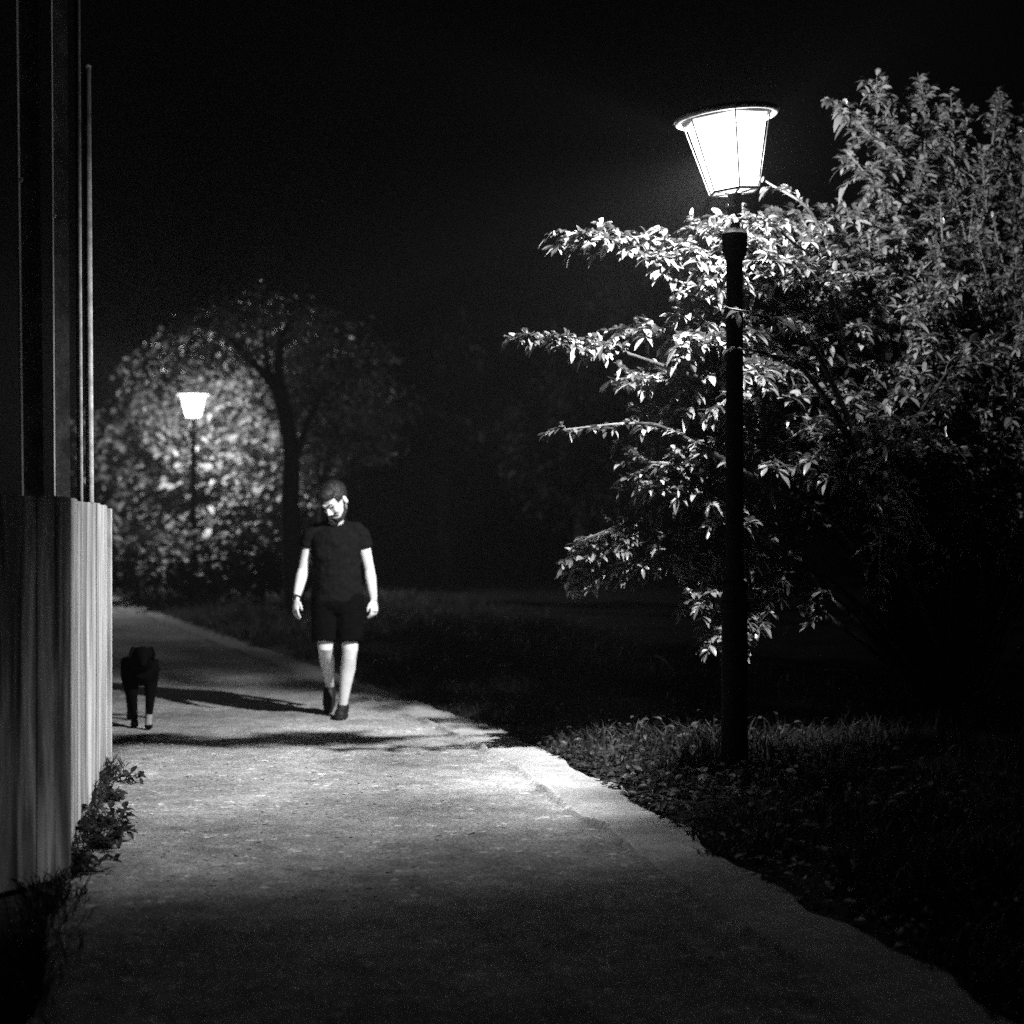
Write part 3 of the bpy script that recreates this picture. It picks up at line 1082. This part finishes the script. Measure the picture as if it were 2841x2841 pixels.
weed(fl_x(9.9) + 0.06, 9.9, 0.144, 14, 61, 'round weed tuft at the far lit end of the fence foot')
weed(fl_x(9.2) + 0.05, 9.2, 0.094, 12, 62, 'low dark weed between the round tuft and the sprawling weed')
weed(fl_x(8.4) + 0.07, 8.4, 0.158, 16, 63, 'sprawling weed with lit leaf tips reaching onto the path', 1.0)
weed(fl_x(7.95) + 0.10, 7.95, 0.173, 16, 64, 'leafy weed casting a dark shadow on the path by the fence')
weed(fl_x(7.4) + 0.02, 7.4, 0.115, 12, 65, 'dim weed beneath the corner of the two fence panels')
pts, hs = [], []
while len(pts) < 1900:
    d = 5.0 + 5.8 * random.random()
    x = fl_x(d) + random.gauss(-.03, .06)
    if random.random() > .5 + fbm(1, d, 2.0): continue
    pts.append((x, d, -.01)); hs.append(.03 + .09 * random.random())
hs = np.array(hs)
blades('grass', np.array(pts), hs, .005 + .005 * rng.random(len(hs)), .9, M['grass'], 'thin grass along the foot of the plank fence')

# far verge grass, blades paled in colour to look lamplit
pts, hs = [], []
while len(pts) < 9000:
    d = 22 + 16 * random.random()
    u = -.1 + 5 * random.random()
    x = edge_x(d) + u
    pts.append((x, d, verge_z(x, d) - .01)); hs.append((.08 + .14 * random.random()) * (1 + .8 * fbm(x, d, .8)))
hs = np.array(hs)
blades('grass', np.array(pts), hs, .012 + .012 * rng.random(len(hs)), .7, M['grass_lit'], 'grey grass mound beside the path below the distant lamp')

# ---------------------------------------------------------------- the walking man
PX, PD = -1.24, 13.1
man = empty('person', (PX, PD, 0))
tag(man, 'person in dark t-shirt and shorts walking down the path, head bowed, arms hanging', 'person')

head = MB()
head.ball((0, .012, .030), (.076, .096, .098))
head.ball((0, -.022, -.040), (.062, .074, .082))
head.ball((0, -.070, -.098), (.030, .026, .024))
head.ball((0, -.052, -.072), (.047, .042, .036))
head.tube([(-.050, -.072, .030), (-.025, -.090, .034), (0, -.094, .030), (.025, -.090, .034), (.050, -.072, .030)], .012, 8)
head.tube([(0, -.090, .022), (0, -.106, -.002), (0, -.116, -.026)], [.009, .012, .016], 10)
head.ball((-.013, -.103, -.028), (.010, .012, .009))
head.ball((.013, -.103, -.028), (.010, .012, .009))
head.tube([(-.022, -.088, -.060), (0, -.098, -.058), (.022, -.088, -.060)], .0075, 8)
head.tube([(-.020, -.086, -.071), (0, -.095, -.072), (.020, -.086, -.071)], .0085, 8)
for sx in (-1, 1):
    head.ball((sx * .040, -.072, -.022), (.024, .022, .022))
    head.ball((sx * .078, .014, -.008), (.010, .022, .034), Matrix.Rotation(R(sx * 20), 3, 'Z'))
HM = Matrix.Translation((-.035, -.100, 1.572)) @ Matrix.Rotation(R(-33), 4, 'Z') @ Matrix.Rotation(R(44), 4, 'X') @ Matrix.Rotation(R(-6), 4, 'Y') @ Matrix.Scale(1.06, 4)

body = MB()
hd = MB(); hd.merge(head); hd.transform(HM)
body.merge(hd)
body.tube([(-.04, .03, 1.34), (-.04, .005, 1.42), (-.037, -.035, 1.48), (-.036, -.06, 1.54)], [.070, .058, .055, .056], 14)
body.loft([(-.03, .01, .80, .12, .10), (-.03, .01, .88, .155, .11), (-.03, .0, .98, .145, .105), (-.035, .0, 1.08, .138, .10), (-.038, .0, 1.20, .158, .112),
           (-.04, .005, 1.29, .160, .106), (-.04, .01, 1.335, .138, .084), (-.04, .014, 1.372, .084, .060), (-.04, .016, 1.40, .052, .046)], 24)


def hand(mb, wrist, dirv, palm_n, thumb_side, curl):
    """palm, four unequal fingers with knuckle bends and a thumb leaving the side of the palm"""
    d = Vector(dirv).normalized()
    n = Vector(palm_n)
    n = (n - d * n.dot(d)).normalized()          # palm faces n
    s = d.cross(n).normalized() * thumb_side     # towards the thumb
    w = Vector(wrist)
    mb.tube([w - d * .01, w + d * .03, w + d * .065, w + d * .092], [.025, .034, .039, .036], 12, flat=.45, up=s)
    for k, (off, ln) in enumerate([(.027, .072), (.009, .080), (-.009, .074), (-.026, .058)]):
        p0 = w + d * .082 + s * off
        a = curl * (1 + .12 * k)
        seg = [ln * .42, ln * .32, ln * .26]
        pts = [p0 - d * .02, p0]
        ang = 0.0
        q = p0
        for j, L_ in enumerate(seg):
            ang += a * (.55, .8, .6)[j]
            q = q + (d * math.cos(ang) + n * math.sin(ang)) * L_ + s * off * .06
            pts.append(q)
        mb.tube(pts, [.0095, .0092, .0085, .0078, .0068], 8)
    p0 = w + d * .022 + s * .026
    mb.tube([p0 - s * .012, p0 + s * .012 + d * .020 + n * .008, p0 + s * .022 + d * .048 + n * .016, p0 + s * .020 + d * .070 + n * .026], [.013, .012, .0105, .008], 8)


# arms: (shoulder, elbow, wrist)
ra = [Vector((-.215, .01, 1.355)), Vector((-.280, .015, 1.075)), Vector((-.318, -.085, .868))]
la = [Vector((.135, .01, 1.355)), Vector((.197, .055, 1.075)), Vector((.232, .025, .858))]
for a in (ra, la):
    m1 = a[0].lerp(a[1], .5); m2 = a[1].lerp(a[2], .3); m3 = a[1].lerp(a[2], .7)
    body.tube([a[0] + Vector((.06 if a is ra else -.06, 0, .0)), a[0] + Vector((.012 if a is ra else -.012, 0, -.02)), m1, a[1], m2, m3, a[2], a[2].lerp(a[1], -.06)], [.046, .050, .047, .039, .043, .035, .026, .025], 14)
hand(body, ra[2], ra[2] - ra[1] + Vector((.03, .04, 0)), (.75, .65, 0), 1 if True else -1, .38)
hand(body, la[2], la[2] - la[1] + Vector((-.02, .0, 0)), (-.75, .65, 0), -1, .62)

# legs
lh, lk, lan = Vector((.055, 0, .88)), Vector((.070, -.075, .495)), Vector((.012, -.015, .085))
rh, rk, ran = Vector((-.115, .0, .88)), Vector((-.112, -.045, .505)), Vector((-.118, .32, .195))
for h_, k_, a_ in ((lh, lk, lan), (rh, rk, ran)):
    d = (a_ - k_)
    back = Vector((0, 1, 0)) - d.normalized() * d.normalized().y
    c1 = k_ + d * .12; c2 = k_ + d * .34 + back * .018; c3 = k_ + d * .65 + back * .006; c4 = k_ + d * .9
    body.tube([h_ + Vector((0, 0, .03)), h_.lerp(k_, .3), h_.lerp(k_, .7), k_, c1, c2, c3, c4, a_ + d * .03], [.085, .082, .068, .057, .053, .056, .043, .034, .034], 16)
# feet inside the shoes
body.tube([lan + Vector((0, .03, -.03)), lan + Vector((-.004, -.06, -.045)), lan + Vector((-.006, -.16, -.055))], [.034, .036, .026], 10)
body.tube([ran + Vector((0, .02, -.03)), ran + Vector((0, -.03, -.09)), ran + Vector((0, -.075, -.15))], [.034, .036, .026], 10)
bo = body.fuse('body', M['skin'], man, voxel=.0045, it=3)

# hair: a cap over the skull, longer on top, and a beard
hr = MB()
hr.ball((0, .022, .046), (.0785, .098, .093), nu=24, nv=14)
hr.ball((0, -.030, .098), (.064, .062, .040), nu=20)
hr.ball((0, .055, .015), (.062, .052, .06), nu=20)
hr.v = [p for p in hr.v]
hmesh = MB()
hmesh.merge(hr)
hmesh.transform(HM)
hair = hmesh.fuse('hair', M['hair'], man, voxel=.004, it=2, crease=.006)
# trim: keep only what lies outside the face (cut by a slanted plane in head space)
inv = HM.inverted()
me = hair.data
import bmesh as _bm
b_ = _bm.new(); b_.from_mesh(me)
dele = []
for v in b_.verts:
    q = inv @ v.co
    if q.y < -.045 and q.z < (.040 if q.x < -.015 else .060): dele.append(v)
    elif q.y < .0 and q.z < .01: dele.append(v)
    elif q.z < -.045: dele.append(v)
_bm.ops.delete(b_, geom=dele, context='VERTS')
b_.to_mesh(me); b_.free()
smooth(me)
bd_ = MB()
bd_.ball((0, -.072, -.100), (.036, .030, .027))
for sx in (-1, 1):
    bd_.tube([(sx * .066, -.008, -.030), (sx * .060, -.030, -.072), (sx * .038, -.066, -.098), (0, -.090, -.104)], [.010, .016, .019, .018], 10)
bd_.tube([(-.034, -.078, -.066), (-.018, -.094, -.050), (0, -.101, -.047), (.018, -.094, -.050), (.034, -.078, -.066)], .0085, 8)
bd_.transform(HM)
bd_.fuse('beard', M['hair'], man, voxel=.005, it=2)
for sx in (-1, 1):
    eb = MB()
    eb.tube([(sx * .016, -.101, .037), (sx * .034, -.094, .043), (sx * .054, -.078, .036)], [.005, .006, .004], 6)
    eb.transform(HM)
    eb.build('eyebrow', M['hair'], man, sm=True)
    ey = MB()
    ey.ball((sx * .031, -.078, .010), (.0125, .010, .008), nu=12, nv=8)
    ey.transform(HM)
    ey.build('eye', M['strap'], man, sm=True)

# t-shirt: body and sleeves as one garment, neckline dropping towards the front
ts = MB()
ts.loft([(-.03, .008, .845, .182, .140), (-.03, .006, .90, .180, .138), (-.032, .0, 1.0, .170, .130), (-.036, .0, 1.12, .168, .128), (-.039, .002, 1.22, .182, .134),
         (-.04, .006, 1.29, .188, .132), (-.04, .010, 1.345, .172, .114, .004), (-.04, .014, 1.392, .112, .090, .010), (-.044, .020, 1.424, .072, .068, .036)], 28)
for a, sx in ((ra, -1), (la, 1)):
    e = a[0].lerp(a[1], .43)
    ts.tube([a[0] + Vector((-sx * .10, 0, .022)), a[0] + Vector((-sx * .035, 0, .004)), a[0] + Vector((sx * .006, 0, -.028)), a[0].lerp(a[1], .25), e], [.050, .060, .063, .063, .062], 16)
tso = ts.fuse('t_shirt', M['shirt'], man, voxel=.007, it=5, crease=.012)
# shorts
so = MB()
so.loft([(-.03, .008, .955, .150, .115), (-.03, .008, .90, .172, .132), (-.03, .008, .82, .180, .138), (-.03, .008, .76, .165, .12)], 24)
so.tube([lh + Vector((0, 0, 0)), lh.lerp(lk, .45), lh.lerp(lk, .86)], [.105, .100, .092], 18)
so.tube([rh + Vector((0, 0, 0)), rh.lerp(rk, .45), rh.lerp(rk, .86)], [.105, .100, .094], 18)
so.fuse('shorts', M['shorts'], man, voxel=.007, it=4, crease=.011)


def shoe(pts, rad, flat, sole, name='shoe', up=(1, 0, 0)):
    mb = MB()
    mb.tube(pts, rad, 14, flat=flat, up=up)
    mb.tube(sole[0], sole[1], 12, flat=.35, up=up)
    return mb


A = lan
s1 = MB()
s1.tube([A + Vector((0, .062, -.045)), A + Vector((0, .035, -.035)), A + Vector((-.002, -.04, -.035)), A + Vector((-.004, -.11, -.045)), A + Vector((-.006, -.175, -.055)), A + Vector((-.006, -.20, -.06))],
        [.030, .042, .044, .046, .042, .022], 16, flat=.95, up=(1, 0, 0))
s1.tube([A + Vector((0, .07, -.072)), A + Vector((0, .0, -.072)), A + Vector((-.005, -.12, -.072)), A + Vector((-.006, -.205, -.070))], [.034, .046, .050, .026], 14, flat=.28, up=(1, 0, 0))
s1.tube([A + Vector((0, .012, .015)), A + Vector((0, .005, -.03))], [.042, .046], 14)
s1.fuse('shoe', M['shoe'], man, voxel=.005, it=3)
A = ran
ax = (Vector((0, -.10, -.165))).normalized()
nv = Vector((0, -ax.z, ax.y))      # towards the instep
if nv.y > 0: nv = -nv
s2m = MB()
s2m.tube([A - ax * .055 - nv * .03, A - ax * .02 - nv * .012, A + ax * .05 - nv * .0, A + ax * .12 - nv * .005, A + ax * .185 - nv * .015, A + ax * .20 - nv * .02],
         [.028, .042, .045, .046, .036, .02], 16, flat=.95, up=(1, 0, 0))
s2m.tube([A - ax * .06 - nv * .05, A + ax * .02 - nv * .045, A + ax * .13 - nv * .04, A + ax * .205 - nv * .03], [.032, .046, .049, .026], 14, flat=.28, up=(1, 0, 0))
s2m.fuse('shoe', M['shoe'], man, voxel=.005, it=3)
wt = MB()
wd = (ra[2] - ra[1]).normalized()
wu = wd.cross(Vector((0, 1, 0))).normalized()
wv = wd.cross(wu)
wc = ra[2] - wd * .012
wt.tube([wc + (wu * math.cos(t) + wv * math.sin(t)) * .029 for t in np.linspace(0, 2 * math.pi, 24, endpoint=False)], .0075, 8, closed=True)
wt.ball(wc - Vector((.012, .028, 0)), (.016, .009, .017), nu=12, nv=8)
wt.build('wristwatch', M['strap'], man, sm=True)

# ---------------------------------------------------------------- the dog
dog = empty('dog', (-2.60, 12.62, 0), R(13))
tag(dog, 'black dog with one pale front paw walking beside the fence end', 'dog')
db = MB()
db.tube([(0, -.27, .40), (0, -.20, .395), (0, -.08, .395), (0, .08, .41), (0, .24, .425), (0, .38, .425), (0, .47, .41)], [.06, .105, .118, .108, .088, .088, .05], 18, flat=.82, up=(0, 0, 1))
db.tube([(0, -.18, .43), (0, -.27, .475), (0, -.35, .505), (0, -.40, .515)], [.090, .078, .065, .058], 14)
db.ball((0, -.41, .520), (.060, .075, .058))
db.tube([(0, -.45, .508), (0, -.51, .482), (0, -.56, .462)], [.042, .034, .026], 12)
db.ball((0, -.578, .466), (.016, .013, .012))
for sx in (-1, 1):
    db.tube([(sx * .040, -.395, .555), (sx * .060, -.395, .560), (sx * .074, -.41, .520), (sx * .072, -.42, .470)], [.018, .024, .024, .012], 8, flat=.5)
    fy = -.07 if sx > 0 else .05
    db.tube([(sx * .070, -.18, .42), (sx * .068, -.15, .30), (sx * .055, -.20 + fy * .6, .165), (sx * .046, -.21 + fy, .055), (sx * .046, -.215 + fy, .03)], [.060, .046, .030, .024, .026], 12)
    db.ball((sx * .046, -.235 + fy, .022), (.029, .042, .022))
    ry = .06 if sx > 0 else -.05
    db.tube([(sx * .060, .38, .42), (sx * .078, .33 + ry * .4, .30), (sx * .072, .42 + ry * .8, .175), (sx * .066, .40 + ry, .06), (sx * .066, .39 + ry, .03)], [.075, .056, .028, .023, .025], 12)
    db.ball((sx * .066, .365 + ry, .021), (.028, .042, .021))
db.tube([(0, .46, .43), (0, .53, .42), (0, .59, .36), (0, .62, .28)], [.030, .024, .018, .008], 8)
dbo = db.fuse('body', M['fur'], dog, voxel=.006, it=3)
dbo.data.materials.append(M['white_fur'])
for f in dbo.data.polygons:
    c = f.center
    if c.x > .015 and c.y < -.12 and .035 < c.z < .10: f.material_index = 1

# ---------------------------------------------------------------- added haze: one even closed box imitating the lamps' lens halo
hz = MB()
hz.box((0, 47, 9), (75, 66, 10.5))
hm = bpy.data.materials.new('lamp_halo_haze')
hm.use_nodes = True
N, L = hm.node_tree.nodes, hm.node_tree.links
N.remove(N['Principled BSDF'])
pv = N.new('ShaderNodeVolumePrincipled')
pv.inputs['Color'].default_value = (.9, .9, .9, 1)
pv.inputs['Density'].default_value = .0013
pv.inputs['Anisotropy'].default_value = .35
L.new(pv.outputs[0], N['Material Output'].inputs['Volume'])
ho = hz.build('haze', hm)
tag(ho, 'thin added haze imitating the lens halo round the glowing lamps', 'haze', kind='stuff')

# ---------------------------------------------------------------- sky: clear night, grey
w = bpy.data.worlds.new('World')
scene.world = w
w.use_nodes = True
N, L = w.node_tree.nodes, w.node_tree.links
bg = N['Background']
sk = N.new('ShaderNodeTexSky')
sk.sky_type = 'NISHITA'
sk.sun_disc = False
sk.sun_elevation = R(-8)
sk.sun_rotation = R(200)
bw = N.new('ShaderNodeRGBToBW')
L.new(sk.outputs[0], bw.inputs[0])
L.new(bw.outputs[0], bg.inputs['Color'])
bg.inputs['Strength'].default_value = 0.001

# ---------------------------------------------------------------- camera
cd = bpy.data.cameras.new('camera')
cam = bpy.data.objects.new('camera', cd)
COL.objects.link(cam)
cam.location = (0, 0, EYE)
cam.rotation_euler = (R(90), 0, 0)
cd.sensor_width = 36
cd.lens = F / 2841 * 36
cd.shift_y = (HY - CX) / 2841
cd.clip_end = 400
cd.dof.use_dof = True
cd.dof.focus_distance = 9.3
cd.dof.aperture_fstop = 1.8
scene.camera = cam

scene.view_settings.view_transform = 'Standard'
scene.view_settings.look = 'None'
scene.view_settings.exposure = 0
scene.view_settings.gamma = 1
scene.cycles.use_denoising = False
scene.cycles.use_adaptive_sampling = True
scene.cycles.adaptive_threshold = 0.05
scene.cycles.adaptive_min_samples = 72
scene.cycles.max_bounces = 5
scene.cycles.volume_bounces = 0
scene.cycles.transparent_max_bounces = 12
scene.cycles.sample_clamp_indirect = 1.0
scene.cycles.sample_clamp_direct = 8.0
for l_ in bpy.data.lights:
    l_.cycles.use_multiple_importance_sampling = False
scene.render.film_transparent = False
